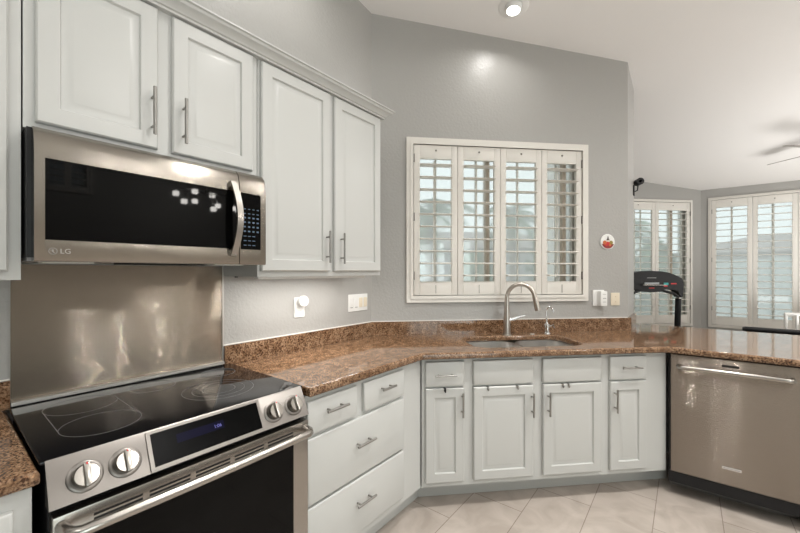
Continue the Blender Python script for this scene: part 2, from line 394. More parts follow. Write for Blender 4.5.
# ---- base cabinets on the left wall (rz = 90 deg: local x = +Y, local -y = +X)
LY = lambda x: -(x-XW)
yf = LY(-1.21)
e = thing('drawer_cabinet', 'white drawer base cabinet right of the range, two small drawers over two wide ones', 'cabinet', (XW, .926, 0), PI/2)
w = 1.74-.926; base_body(e, w, yf)
plinth(e, 0, w+.10, LY(-1.293))
for x0, x1, z0, z1, hl in ((.0, .281, .715, .852, .12), (.326, .635, .715, .852, .10), (0, .635, .432, .700, .12), (0, .635, .172, .420, .12)):
    d = slab_mesh(x0+.003, x1, z0, z1, yf).build('drawer', CABW, e)
    pull(d, (x0+x1)/2, (z0+z1)/2+(.015 if z1 > .8 else .02), yf-.02, hl, False)
e = thing('base_cabinet', 'white base cabinet in the bottom left corner, left of the range', 'cabinet', (XW, -.62, 0), PI/2)
w = .767; base_body(e, w, yf); plinth(e, 0, w, LY(-1.293))
for x0, x1 in ((.02, .36), (.39, .735)):
    d = slab_mesh(x0, x1, .735, .835, yf).build('drawer', CABW, e); pull(d, (x0+x1)/2, .785, yf-.02, .12, False)
    d = door_mesh(x0, x1, .15, .715, yf).build('door', CABW, e); pull(d, x1-.03 if x0 < .1 else x0+.03, .61, yf-.02, .13, True)
# ---- sink run (rz = 45 deg)
YS = -.595
def sink_unit(name, label, s0, s1):
    x, y = SP(s0, CW); e = thing(name, label, 'cabinet', (x, y, 0), PI/4)
    base_body(e, s1-s0, YS); return e
e = sink_unit('base_cabinet', 'narrow white drawer-over-door base cabinet left of the sink, in the corner', .382, .662)
plinth(e, -.03, .28, -.47)
d = slab_mesh(.02, .248, .712, .856, YS).build('drawer', CABW, e); pull(d, .134, .782, YS-.02, .125, False)
d = door_mesh(.02, .248, .160, .702, YS).build('door', CABW, e); pull(d, .233, .61, YS-.02, .14, True)
e = sink_unit('sink_cabinet', 'wide white two-door base cabinet under the double sink', .662, 1.532)
plinth(e, 0, .87, -.47)
for x0, x1, hx in ((.024, .390, .378), (.452, .828, .480)):
    slab_mesh(x0, x1, .712, .856, YS).build('false_drawer_front', CABW, e)
    d = door_mesh(x0, x1, .160, .702, YS).build('door', CABW, e); pull(d, hx, .592, YS-.02, .14, True)
e = sink_unit('base_cabinet', 'narrow white drawer-over-door base cabinet between the sink and the dishwasher', 1.532, 1.938)
plinth(e, 0, .528, -.47)
d = slab_mesh(.016, .259, .712, .856, YS).build('drawer', CABW, e); pull(d, .142, .79, YS-.02, .13, False)
d = door_mesh(.016, .259, .160, .702, YS).build('door', CABW, e); pull(d, .040, .592, YS-.02, .14, True)
# small hooks over the doors
for s, lab, mt in ((.515, 'black hook over the top edge of the narrow door left of the sink', BLACK), (.772, 'left metal hook on the left door under the sink', NICKEL),
                   (.952, 'right metal hook on the left door under the sink', NICKEL), (1.236, 'left metal hook of the pair on the right door under the sink', NICKEL),
                   (1.274, 'right metal hook of the pair on the right door under the sink', NICKEL)):
    x, y = SP(s, CW); m = MB()
    m.box(-.006, .006, YS-.0225, YS-.0005, .7022, .7035); m.box(-.006, .006, YS-.0225, YS-.0208, .686, .7035)
    m.tube([(0, YS-.0225, .688), (0, YS-.030, .684), (0, YS-.034, .690), (0, YS-.033, .696)], .0035, 8)
    o = m.build('door_hook', mt); o.location = (x, y, 0); o.rotation_euler = (0, 0, PI/4); tag(o, lab, 'hook', 'hooks over the sink cabinet doors')
# ---- peninsula
e = thing('peninsula_cabinet', 'white peninsula base cabinet beside and behind the dishwasher', 'cabinet', (.492, 2.82, 0))
m = MB(); m.box(0, .018, .02, .60, .13, .874); m.box(1.05, 1.068, .02, .62, 0, .874); m.box(.018, 1.05, .02, .58, .13, .148); m.box(.018, 1.05, .02, .04, .148, .874)
m.build('body', CABW, e); MB().box(-.80, 1.068, .62, .64, 0, .874).build('back_panel', CABW, e); plinth(e, 0, 1.05, .10)
for x0, x1 in ((.03, .52), (.55, 1.04)):
    d = slab_mesh(x0, x1, .712, .856, .02).build('drawer', CABW, e); pull(d, (x0+x1)/2, .785, 0, .13, False)
    d = door_mesh(x0, x1, .136, .702, .02).build('door', CABW, e); pull(d, x1-.03 if x0 < .1 else x0+.03, .6, 0, .14, True)

# ------------------------------------------------------------------ worktops
def slab_curve(polys, z0, z1, bev):
    cu = bpy.data.curves.new('slab', 'CURVE'); cu.dimensions = '2D'; cu.fill_mode = 'BOTH'
    cu.extrude = (z1-z0)/2-bev; cu.bevel_depth = bev; cu.bevel_resolution = 3; cu.offset = -bev
    for pl in polys:
        sp = cu.splines.new('POLY'); sp.points.add(len(pl)-1); sp.use_cyclic_u = True
        for q, (x, y) in zip(sp.points, pl): q.co = (x, y, 0, 1)
    ob = bpy.data.objects.new('slab', cu); C.objects.link(ob)
    me = bpy.data.meshes.new_from_object(ob.evaluated_get(bpy.context.evaluated_depsgraph_get())); bpy.data.objects.remove(ob)
    me.transform(Matrix.Translation((0, 0, (z0+z1)/2))); return me
def rrect(x0, x1, y0, y1, r, n=8):
    P = []
    for cx, cy, a in ((x1-r, y1-r, 0), (x0+r, y1-r, PI/2), (x0+r, y0+r, PI), (x1-r, y0+r, 1.5*PI)):
        for k in range(n+1): q = a+k*PI/2/n; P.append((cx+r*math.cos(q), cy+r*math.sin(q)))
    return P
SX0, SX1, SC0, SC1 = .735, 1.455, -2.525, -2.15
hole = [SP(s, c) for s, c in rrect(SX0, SX1, SC0, SC1, .10)]
outer = [(-1.17, .922), (-1.17, 1.705), (-.085, 2.79), (1.60, 2.79), (1.60, 3.87), (-.365, 3.87), (-.365, 3.42), (XW+.002, 1.976), (XW+.002, .922)]
e = thing('countertop', 'long brown granite worktop running from the range round the sink to the peninsula', 'countertop', (0, 0, 0))
me = slab_curve([outer, hole], .876, .914, .012); me.materials.append(GRAN); me.shade_smooth(); me.set_sharp_from_angle(angle=math.radians(40))
o = bpy.data.objects.new('slab', me); C.objects.link(o); o.parent = e
m = MB()
m.prism([(XW, .893), (XW+.02, .893), (XW+.02, 1.972), (XW, 1.98)], .9145, 1.010)
m.prism([SP(.0596, CW), SP(.068, CW+.02), SP(2.165, CW+.02), SP(2.148, CW)], .914, 1.010)
m.prism([(-.37, 3.42), (-.346, 3.425), (-.350, 3.84), (-.37, 3.84)], .914, 1.010)
m.build('backsplash_curb', GRAN, e)
m = MB(); m.box(XW, XW+.008, .893, 1.978, 1.010, 1.0135)
m.prism([SP(.0596, CW), SP(.064, CW+.008), SP(2.15, CW+.008), SP(2.148, CW)], 1.010, 1.0135); m.build('caulk_line', CAULK, e)
e = thing('countertop', 'short brown granite worktop in the bottom left corner, left of the range', 'countertop', (0, 0, 0))
me = slab_curve([[(-1.19, -.66), (-1.19, .158), (XW+.002, .158), (XW+.002, -.66)]], .876, .914, .012); me.materials.append(GRAN); me.shade_smooth(); me.set_sharp_from_angle(angle=math.radians(40))
o = bpy.data.objects.new('slab', me); C.objects.link(o); o.parent = e
MB().box(XW, XW+.02, -.66, .166, .914, 1.010).build('backsplash_curb', GRAN, e)
MB().box(XW, XW+.008, -.66, .166, 1.010, 1.0135).build('caulk_line', CAULK, e)

# ------------------------------------------------------------------ sink, taps
x, y = SP(1.095, -2.3375)
e = thing('kitchen_sink', 'stainless double-bowl sink set under the granite below the window', 'sink', (x, y, .69), PI/4)
def bowl(x0, x1, y0, y1):
    m = MB(); L = []
    for ins, z, r in ((-.006, .185, .10), (0, .184, .10), (.004, .12, .09), (.012, .03, .085), (.03, .006, .075), (.07, .0, .05)):
        L.append([(a, b, z) for a, b in rrect(x0+ins, x1-ins, y0+ins, y1-ins, r)])
    m.loops(L, cap0=False)
    O = [[(a, b, z) for a, b in rrect(x0-.006+i, x1+.006-i, y0-.006+i, y1+.006-i, .10)] for i, z in ((0, .185), (0, .03), (.03, -.003))]
    m.loops(O, cap0=False); return m
m1 = bowl(-.372, .005, -.192, .192); o1 = m1.build('bowl', SINKM, e)
m2 = bowl(.028, .364, -.192, .192); o2 = m2.build('bowl', SINKM, e)
MB().prism([(a, b) for a, b in rrect(.0, .034, -.14, .14, .006)], .150, .172, .004).build('divider', SINKM, e)
for bo, cx in ((o1, -.18), (o2, .20)): MB().lathe([(.0, .0005), (.018, .001), (.036, .004), (.042, .003), (.043, .0003)], 24, at(cx, .02, 0)).build('drain', CHROME, bo)
x, y = SP(1.097, -2.555)
e = thing('kitchen_faucet', 'tall gooseneck pull-down faucet in brushed steel behind the sink', 'faucet', (x, y, .914), PI/4)
MB().lathe([(.0, 0), (.031, 0), (.031, .004), (.027, .008), (.0255, .03), (.0235, .12), (.018, .20), (.0155, .27)], 28).build('body', FAUCET, e)
ang = math.radians(-26); d = Vector((math.cos(ang), math.sin(ang), 0)); P = []; rad = []
for k in range(25):
    t = PI-(PI*.94)*k/24; P.append(d*(.095+.095*math.cos(t))+Vector((0, 0, .268+.102*math.sin(t)))); rad.append(.0145)
P.insert(0, Vector((0, 0, .255))); rad.insert(0, .0155)
MB().tube(P, rad, 18).build('spout', FAUCET, e)
q = P[-1]; dn = (P[-1]-P[-2]).normalized()
MB().tube([q, q+dn*.012, q+dn*.03, q+dn*.092, q+dn*.104], [.0155, .017, .0175, .022, .0215], 20).build('spray_head', FAUCET, e)
m = MB(); m.cyl((.012, -.005, .112), (.060, -.012, .124), .0155, .0145, 16); h = m.build('valve', CHROME, e)
MB().tube([(.052, -.012, .124), (.085, -.02, .135), (.125, -.028, .143)], [.0095, .007, .0045], 12).build('lever', CHROME, h)
x, y = SP(1.425, -2.592)
e = thing('water_filter_tap', 'small chrome filtered-water tap to the right of the tall faucet', 'faucet', (x, y, .914), PI/4)
MB().lathe([(.0, 0), (.028, 0), (.027, .006), (.020, .010), (.019, .04), (.024, .045), (.024, .062), (.012, .072), (.007, .080)], 24).build('body', CHROME, e)
P = [Vector((0, 0, .07)), Vector((-.004, 0, .135))]+[Vector((.016-.020*math.cos(t), -.012*(1-math.cos(t)), .165+.034*math.sin(t))) for t in [PI*1.08*k/16 for k in range(17)]]
MB().tube(P, .0062, 12).build('spout', CHROME, e)
MB().tube([(.015, 0, .052), (.035, -.006, .055), (.045, -.01, .068), (.052, -.012, .040)], [.006, .005, .0045, .004], 10).build('lever', CHROME, e)
x, y = SP(1.30, -2.575)
o = MB().lathe([(.0, 0), (.021, 0), (.021, .002), (.016, .006), (.0, .007)], 24).build('sink_hole_cover', CHROME)
o.location = (x, y, .914); tag(o, 'small round chrome hole cover on the worktop between the two taps', 'sink cover')

# ------------------------------------------------------------------ wall cabinets
DF = LY(-1.50)
def upper(label, y0, y1, z0, z1, doors):
    e = thing('wall_cabinet', label, 'cabinet', (XW, y0, z0), PI/2)
    MB().box(0, y1-y0, DF, 0, 0, z1-z0).build('body', CABW, e)
    for a, b, c, dd, hx, hz in doors:
        d = door_mesh(a-y0, b-y0, c-z0, dd-z0, DF).build('door', CABW, e)
        if hx is not None: pull(d, hx-y0, hz-z0, DF-.02, .165, True)
    return e
upper('white wall cabinet at the left picture edge, left of the microwave', -.62, .160, 1.353, 2.328, [(-.60, -.25, 1.378, 2.312, -.28, 1.50), (-.22, .134, 1.378, 2.312, -.19, 1.50)])
upper('white two-door wall cabinet directly above the microwave', .164, .890, 1.7925, 2.328, [(.188, .500, 1.812, 2.312, .480, 1.935), (.547, .863, 1.812, 2.312, .581, 1.93)])
upper('tall white two-door wall cabinet between the microwave and the window', .894, 1.716, 1.353, 2.328, [(.904, 1.303, 1.378, 2.312, 1.273, 1.504), (1.331, 1.704, 1.378, 2.312, 1.374, 1.50)])
# crown moulding along the cabinet tops
prof = [(-.308, 2.318), (-.335, 2.318), (-.337, 2.325), (-.345, 2.327), (-.352, 2.338), (-.368, 2.345), (-.376, 2.347), (-.380, 2.356), (-.390, 2.358), (-.390, 2.364), (-.308, 2.364)]
m = MB(); L = []
for yy in (-.62, None):
    if yy is not None: L.append([(XW-a, yy, b) for a, b in prof])
L.append([(XW-a, 1.716+(-a-.31)*.7, b) for a, b in prof])
m.loops(L)
m.loops([[(XW-a, 1.716+(-a-.31)*.7, b) for a, b in prof], [(XW, 1.716+(-a-.31)*.7, b) for a, b in prof]])
tag(m.build('crown_moulding', CABW), 'grey-white stepped crown moulding along the tops of the wall cabinets', 'moulding')
# strip lamp under the tall cabinet
e = thing('under_cabinet_light', 'slim lit strip lamp fixed under the tall wall cabinet', 'light', (XW+.22, 1.30, 1.353), PI/2)
MB().box(-.36, .36, -.02, .02, -.014, 0, .003).build('housing', PLATE, e)
la = bpy.data.lights.new('strip', 'AREA'); la.shape = 'RECTANGLE'; la.size = .68; la.size_y = .03; la.energy = STRIP_W; la.color = (1, .97, .93)
lo = bpy.data.objects.new('strip_light', la); C.objects.link(lo); lo.parent = e; lo.location = (0, 0, -.016)
o = MB().cyl((0, 0, 0), (0, 0, -.006), .008, seg=12).build('screw_cap', BLACK); o.location = (XW+.05, .935, 1.353); tag(o, 'tiny black screw cap under the wall cabinet beside the microwave', 'screw cap')

# ------------------------------------------------------------------ microwave
e = thing('microwave', 'stainless over-the-range microwave with black glass door and curved handle', 'microwave', (XW, .163, 1.405), PI/2)
MW = .722; H = .386; F = LY(-1.42)
MB().box(0.004, MW-.004, F+.045, 0, .012, H-.004).build('body', BLACK, e)
def curved_front(x0, x1, z0, z1, xg0, xg1, zg0, zg1):
    """steel face, its top rolled back, round an opening"""
    m = MB()
    P = [(F+.046, z0), (F+.004, z0), (F, z0+.006), (F, z1-.085), (F+.003, z1-.055), (F+.012, z1-.024), (F+.03, z1-.005), (F+.046, z1)]
    def strip(a, b): m.loops([[(a, y, z) for y, z in P], [(b, y, z) for y, z in P]])
    strip(x0, xg0); strip(xg1, x1)
    m.loops([[(xx, y, z) for y, z in [(F+.046, z0), (F+.004, z0), (F, z0+.006), (F, zg0), (F+.046, zg0)]] for xx in (xg0, xg1)])
    m.loops([[(xx, y, z) for y, z in [(F+.046, zg1), (F, zg1), (F, z1-.085), (F+.003, z1-.055), (F+.012, z1-.024), (F+.03, z1-.005), (F+.046, z1)]] for xx in (xg0, xg1)])
    return m
zc0, zc1 = .062, .292
XS = .605
d = curved_front(.014, XS-.0015, 0, H, .036, XS-.012, zc0, zc1).build('door', STEEL, e)
MB().box(.036, XS-.012, F+.002, F+.012, zc0, zc1).build('window', BLKGL, d)
hp = [(XS-.030+.010*math.sin(PI*t), F-.012-.030*math.sin(PI*t), .040+.282*t) for t in [k/20 for k in range(21)]]
m = MB()
for s in (-.0125, .0125): pass
L = []
for (hx, hy, hz) in hp: L.append([(hx-.014, hy, hz), (hx-.012, hy-.006, hz), (hx+.012, hy-.006, hz), (hx+.014, hy, hz), (hx+.012, hy+.006, hz), (hx-.012, hy+.006, hz)])
m.loops(L); m.box(XS-.042, XS-.018, F-.014, F+.002, .032, .056, .004); m.box(XS-.042, XS-.018, F-.014, F+.002, .306, .330, .004)
m.build('handle', SMOOTH, d)
c = curved_front(XS+.0015, MW, 0, H, XS+.005, MW-.024, zc0, zc1).build('control_panel', STEEL, e)
MB().box(XS+.005, MW-.024, F+.001, F+.012, zc0, zc1).build('touch_panel', BLKGL, c)
m = MB()
for r in range(9):
    for k in range(4 if r > 2 else 3):
        xx = XS+.018+k*.019; zz = zc0+.016+r*.0185
        m.box(xx, xx+(.009 if r > 2 else .012), F+.0004, F+.0012, zz, zz+(.006 if r > 2 and r < 7 else .003))
m.build('keypad', KEYP, c)
M0 = at(.052, F-.0008, .030)
mm = MB()
L = [[(.0105*math.cos(q), 0, .0105*math.sin(q)) for q in [2*PI*k/32 for k in range(32)]]]
mm.tube([(.0088*math.cos(2*PI*k/32), 0, .0088*math.sin(2*PI*k/32)) for k in range(32)], .0012, 6, closed=True, M=M0)
mm.box(-.001, .001, -.0006, .0006, -.005, .005, M=M0); mm.box(-.001, .004, -.0006, .0006, -.005, -.0035, M=M0); mm.box(-.005, -.003, -.0006, .0006, .0015, .0035, M=M0)
mm.build('maker_emblem', CHROME, d)
text_mesh('LG', .020, .0006, 'maker_lettering', CHROME, d, at(.079, F-.0006, .030) @ FRONT)
MB().box(.006, MW-.006, F+.05, -.006, .002, .012).build('underside', GREYP, e)
for xx in (.04, .54): MB().box(xx, xx+.12, F+.07, F+.14, -.003, .002).build('lamp_lens', LENS, e)
MB().box(.23, .50, F+.07, F+.15, -.004, .002).build('grease_filter', DARK, e)

# ------------------------------------------------------------------ steel sheet behind the range
e = thing('steel_backsplash', 'brushed stainless sheet on the wall between the range and the microwave', 'backsplash', (XW, .168, .922), PI/2)
MB().box(0, .720, -.006, 0, 0, .480).build('sheet', SPLASH, e)
m = MB(); m.box(0, .722, -.022, -.006, .0005, .013); m.box(.718, .724, -.010, 0, 0, .482); m.build('edge_trim', pbr('trim_aluminium', (.62, .60, .57), .5, 1), e)

# ------------------------------------------------------------------ range
e = thing('range', 'slide-in stainless electric range with black glass cooktop and four steel knobs', 'stove', (XW, .165, 0), PI/2)
RW = .752
MB().box(.008, RW-.012, LY(-1.205), -.01, .03, .815).box(.008, RW-.012, LY(-1.219), -.01, .815, .912).build('body', BLACK, e)
ck = MB().box(-.005, RW-.002, LY(-1.211), -.0225, .9145, .9215, .0015).build('cooktop', COOK, e)
ZT = .9215
def ring(x, r, y, t=.0011): return MB().annulus(y-.165, LY(x), ZT, r-t, r).build('burner_ring', RING, ck)
for xx in (-1.632, -1.392): ring(xx, .098, .320)
for s in (-1, 1):
    MB().box(.155+s*.0965-.0008, .155+s*.0965+.0008, LY(-1.392), LY(-1.632), ZT, ZT+.0004).build('bridge_line', RING, ck)
ring(-1.672, .078, .545); ring(-1.43, .125, .690); ring(-1.43, .092, .690); ring(-1.43, .058, .690); ring(-1.665, .070, .800)
# control panel
pa, pb = Vector((0, LY(-1.212), .9225)), Vector((0, LY(-1.158), .822)); tg = (pb-pa).normalized(); nm = Vector((0, tg.z, -tg.y)); nm = nm if nm.y < 0 else -nm
cp = MB().loops([[(xx, y, z) for y, z in [(LY(-1.2115), .9215), (pa.y, pa.z), (pa.y-.004, pa.z-.003), (pb.y, pb.z), (pb.y+.012, pb.z-.004), (LY(-1.205), .818)]] for xx in (.004, RW-.010)]).build('control_panel', PANEL, e)
def on_panel(x, t, h=0): return pa.lerp(pb, t)+nm*h+Vector((x, 0, 0))
def pbox(m, x0, x1, t0, t1, h0, h1):
    m.loops([[on_panel(x0, t0, h), on_panel(x1, t0, h), on_panel(x1, t1, h), on_panel(x0, t1, h)] for h in (h0, h1)])
m = MB(); X0, X1 = .209, .556
for a in ((X0, X1, .04, .11), (X0, X1, .90, .97), (X0, X0+.010, .11, .90), (X1-.010, X1, .11, .90)): pbox(m, *a, -.001, .005)
dp = m.build('display_bezel', PANEL, cp)
m = MB(); pbox(m, X0+.010, X1-.010, .11, .90, -.001, .003); m.build('display', DISPGL, dp)
m = MB(); pbox(m, X0+.075, X0+.215, .30, .52, .003, .0034); m.build('lit_display', DISPL, dp)
q = on_panel(X0+.195, .42, .0036); zx = Vector((1, 0, 0)); zy = -tg; M = Matrix((zx, zy, nm)).transposed().to_4x4(); M.translation = q
text_mesh('1:06', .014, .0001, 'clock_digits', DIGIT, dp, M)
for k, x in enumerate((.073, .156, .602, .688)):
    q = on_panel(x, .55, 0); rot = nm.to_track_quat('Z', 'Y').to_matrix().to_4x4(); rot.translation = q
    kb = MB().lathe([(.0, -.001), (.037, -.001), (.037, .003), (.034, .005), (.030, .005), (.030, .003)], 36, rot).build('knob', PANEL, cp)
    MB().lathe([(.0275, .003), (.0275, .010), (.0265, .024), (.0245, .027), (.0, .0275)], 36, rot).build('knob_cap', KNOB, kb)
    ya = rot.to_3x3().inverted() @ (-tg); aa = math.atan2(ya.y, ya.x)
    MB().box(-.027, .027, -.006, .006, .018, .036, .003, M=rot @ Matrix.Rotation(aa, 4, 'Z')).build('grip', SMOOTH, kb)
    MB().box(.0225, .0275, -.0017, .0017, .030, .0364, M=rot @ Matrix.Rotation(aa, 4, 'Z')).build('red_pointer', RED, kb)
    m = MB(); pbox(m, x-.008, x+.008, .06, .09, .0, .0004); m.build('knob_print', GREYP, cp)
# oven door
DFY = LY(-1.157)
dr = MB().box(.010, RW-.014, DFY, DFY+.05, .205, .803, .004).build('oven_door', SMOOTH, e)
MB().box(.076, RW-.082, DFY-.0015, DFY+.001, .26, .738).build('window', BLKGL, dr)
for k in range(5):
    x0 = .085+k*.120; m = MB()
    for z in (.762, .773): m.box(x0, x0+.104, DFY-.0012, DFY+.001, z, z+.0055)
    m.build('vent_slot', DARK, dr)
hz, hy = .778, LY(-1.100)
P = [(.025, DFY-.004, hz), (.030, hy+.02, hz), (.040, hy+.006, hz)]+[(.05+(RW-.108)*k/12, hy-.006*math.sin(PI*k/12), hz) for k in range(13)]+[(RW-.046, hy+.006, hz), (RW-.036, hy+.02, hz), (RW-.031, DFY-.004, hz)]
MB().tube(P, .0135, 18).build('handle', SMOOTH, dr)
MB().box(.010, RW-.010, DFY+.002, DFY+.05, .055, .198, .004).build('storage_drawer', SMOOTH, e)
MB().box(.02, RW-.02, DFY+.05, DFY+.07, 0.0, .055).build('kick_strip', BLACK, e)

# ------------------------------------------------------------------ dishwasher
e = thing('dishwasher', 'stainless dishwasher with arched bar handle under the peninsula worktop', 'dishwasher', (-.078, 2.815, 0))
DW = .556
MB().box(-.011, DW+.008, .028, .58, .082, .872).build('tub', BLACK, e)
dd = MB().box(0, DW, 0, .028, .150, .868, .004).build('door', DWST, e)
P = [(.040, .0, .797), (.042, -.028, .798), (.055, -.036, .800)]+[(.07+(.43-.0)*k/16, -.040-.012*math.sin(PI*k/16), .801+.004*math.sin(PI*k/16)) for k in range(17)]+[(.508, -.036, .800), (.518, -.028, .799), (.52, 0, .798)]
MB().tube(P, [.014]*len(P), 16).build('handle', SMOOTH, dd)
MB().box(.238, .312, -.0008, .002, .826, .838).build('vent', DARK, dd)
b = MB().box(.238, .322, -.0025, .001, .240, .256, .001).build('maker_badge', CHROME, dd)
m = MB(); m.box(.243, .317, -.0032, -.002, .2455, .2475); m.box(.243, .317, -.0032, -.002, .2495, .2512); m.build('badge_print', GREYP, b)
MB().box(-.011, DW+.008, .004, .028, .082, .146).build('lower_panel', BLACK, e)
MB().box(-.011, DW+.008, .150, .165, .0, .082).build('kick_plate', pbr('kick_grey', (.16, .145, .135), .5), e)

# ------------------------------------------------------------------ outlets, switches, plaque
def plate(name, label, cat, loc, rz, w, h, mat):
    e = thing(name, label, cat, loc, rz); MB().box(-w/2, w/2, -.006, 0, -h/2, h/2, .002).build('cover_plate', mat, e); return e
e = plate('wall_outlet', 'white wall outlet under the tall wall cabinet, left of the switches', 'outlet', (XW, 1.346, 1.165), PI/2, .072, .118, PLATE)
for z in (.022, -.022):
    r = MB().box(-.017, .017, -.0085, -.005, z-.015, z+.015, .002).build('socket', PLATE, e)
    m = MB(); m.box(-.008, -.006, -.0092, -.008, z-.004, z+.006); m.box(.006, .008, -.0092, -.008, z-.004, z+.006); m.cyl((0, -.0092, z-.009), (0, -.008, z-.009), .002, seg=10); m.build('slot', GREYP, r)
e = thing('plug_in_freshener', 'round white plug-in disc in the outlet left of the switches', 'air freshener', (XW+.0085, 1.351, 1.202), PI/2)
MB().lathe([(.0, 0), (.020, 0), (.022, .014), (.032, .016), (.033, .030), (.030, .036), (.0, .037)], 28, Matrix.Rotation(PI/2, 4, 'X')).build('disc', PLATE, e)
MB().box(-.014, .014, -.0385, -.0365, -.003, .001).build('vent_slot', GREYP, e)
e = plate('light_switch', 'white four-gang rocker switch plate right of the outlet, below the tall wall cabinet', 'light switch', (XW, 1.838, 1.160), PI/2, .186, .117, PLATE)
for k in range(4):
    x = -.069+k*.046; MB().box(x-.0165, x+.0165, -.0095, -.005, -.033, .033, .002).build('rocker', PLATE if k < 2 else CREAM, e)
    if k < 2: MB().box(x-.012, x+.012, -.0105, -.009, -.0325, -.029).build('dimmer_slot', GREYP, e)
x, y = SP(1.898, CW)
e = thing('plug_in_monitor', 'white plug-in box on the wall right of the sink window', 'plug-in device', (x, y, 1.168), PI/4)
MB().box(-.047, .047, -.012, 0, -.062, .062, .003).build('cover_plate', PLATE, e)
MB().box(-.012, .044, -.055, -.012, -.060, .055, .006).build('housing', PLATE, e)
for xx in (.010, .020, .029): MB().cyl((xx, -.056, .0), (xx, -.0545, .0), .0035, seg=10).build('button', GREYP, e)
for z in (-.03, .03): MB().box(.004, .032, -.0555, -.0545, z, z+.003).build('vent_slot', GREYP, e)
x, y = SP(2.046, CW)
e = plate('light_switch', 'cream single switch plate at the right end of the sink wall', 'light switch', (x, y, 1.157), PI/4, .074, .100, CREAM)
for z in (-.02, .02): MB().cyl((0, -.0085, z), (0, -.005, z), .004, seg=12).build('button', pbr('switch_button', (.55, .45, .33), .4), e)
x, y = SP(1.978, CW)
e = thing('wall_plaque', 'small round white plaque with autumn colours on the wall above the switch', 'wall ornament', (x, y, 1.609), PI/4)
RX = Matrix.Rotation(PI/2, 4, 'X')
MB().lathe([(.0, 0), (.060, 0), (.062, .005), (.058, .009), (.0, .010)], 40, RX).build('disc', PLATE, e)
def lobe(cx, cz, r, name, mat, y=-.0105): return MB().ball((cx, y, cz), r, sc=(1, .18, 1)).build(name, mat, e)
DR = pbr('dark_red', (.22, .015, .015), .4); OR = pbr('orange', (.55, .13, .03), .4); OL = pbr('olive', (.28, .22, .04), .4); BR = pbr('brown_black', (.05, .03, .025), .5)
A = [math.radians(a) for a in range(198, 343, 8)]
MB().loops([[(.053*math.cos(a), yy, .053*math.sin(a)) for a in A]for yy in (-.0098, -.0115)]).build('berry_band', DR, e)
for cx, cz, r, mt in ((-.026, -.006, .017, OR), (.0, -.012, .017, RED), (.027, -.006, .016, OL), (-.014, -.022, .014, RED), (.016, -.024, .013, OR)): lobe(cx, cz, r, 'leaf_cluster', mt)
MB().prism([(-.016, .012), (.016, .012), (.007, .022), (.0, .047), (-.007, .022)], .0098, .0120, M=RX).build('dark_peak', BR, e)
o = MB().ball((0, -.011, .006), .010, sc=(1, .2, 1)).build('pale_centre', CREAM, e)

# ------------------------------------------------------------------ ceiling lamps
tiltx = math.atan(-.148)
def can(x, y, watts, beam, first):
    e = thing('recessed_light', 'lit white eyeball downlight in the ceiling above the sink window' if first else 'lit white recessed downlight in the ceiling', 'ceiling light', (x, y, ceil_z(y)), 0, 'ceiling downlights')
    e.rotation_euler = (tiltx, 0, 0)
    MB().lathe([(.055, -.001), (.060, -.010), (.085, -.010), (.098, -.004), (.100, 0)], 40).build('trim_ring', PLATE, e)
    MB().lathe([(.056, -.004), (.056, -.022), (.051, -.034), (.044, -.036), (.044, -.030)], 32).build('eyeball', PLATE, e)
    MB().lathe([(.0, -.0375), (.024, -.037), (.042, -.033), (.043, -.028), (.0, -.027)], 32).build('bulb', BULB, e)
    la = bpy.data.lights.new('downlight', 'AREA'); la.shape = 'DISK'; la.size = .084; la.energy = watts; la.spread = math.radians(beam); la.color = LCOL
    lo = bpy.data.objects.new('lamp_beam', la); C.objects.link(lo); lo.parent = e; lo.location = (0, 0, -.040)
    return e
for k, (x, y, w, bm) in enumerate(LAMPS): can(x, y, w, bm, k == 0)
# cube pendant cluster over the dining side, seen in the microwave's black glass
e = thing('chandelier', 'cluster chandelier of lit white glass cubes mirrored in the microwave door', 'chandelier', (3.0, 2.62, ceil_z(2.62)))
H0 = ceil_z(2.62)
MB().lathe([(.0, 0), (.07, 0), (.07, -.02), (.03, -.03), (.0, -.03)], 28).build('canopy', CHROME, e)
MB().cyl((0, 0, -.02), (0, 0, 2.55-H0), .008).build('stem', CHROME, e)
for k, (dx, dy, dz) in enumerate([(-.1, -.46, -.06), (-.05, -.33, -.15), (-.05, -.18, .02), (.1, -.12, -.10), (-.12, .06, -.22), (.05, .12, .02), (.12, .24, -.12), (-.08, .42, -.16), (.0, .52, -.17)]):
    z = 2.55-H0+dz; a = MB().tube([(0, 0, 2.56-H0), (dx*.6, dy*.6, 2.60-H0), (dx, dy, z+.04)], .005, 8).build('arm', CHROME, e)
    MB().box(dx-.032, dx+.032, dy-.032, dy+.032, z-.032, z+.032, .006).build('glass_cube', CUBE, a)

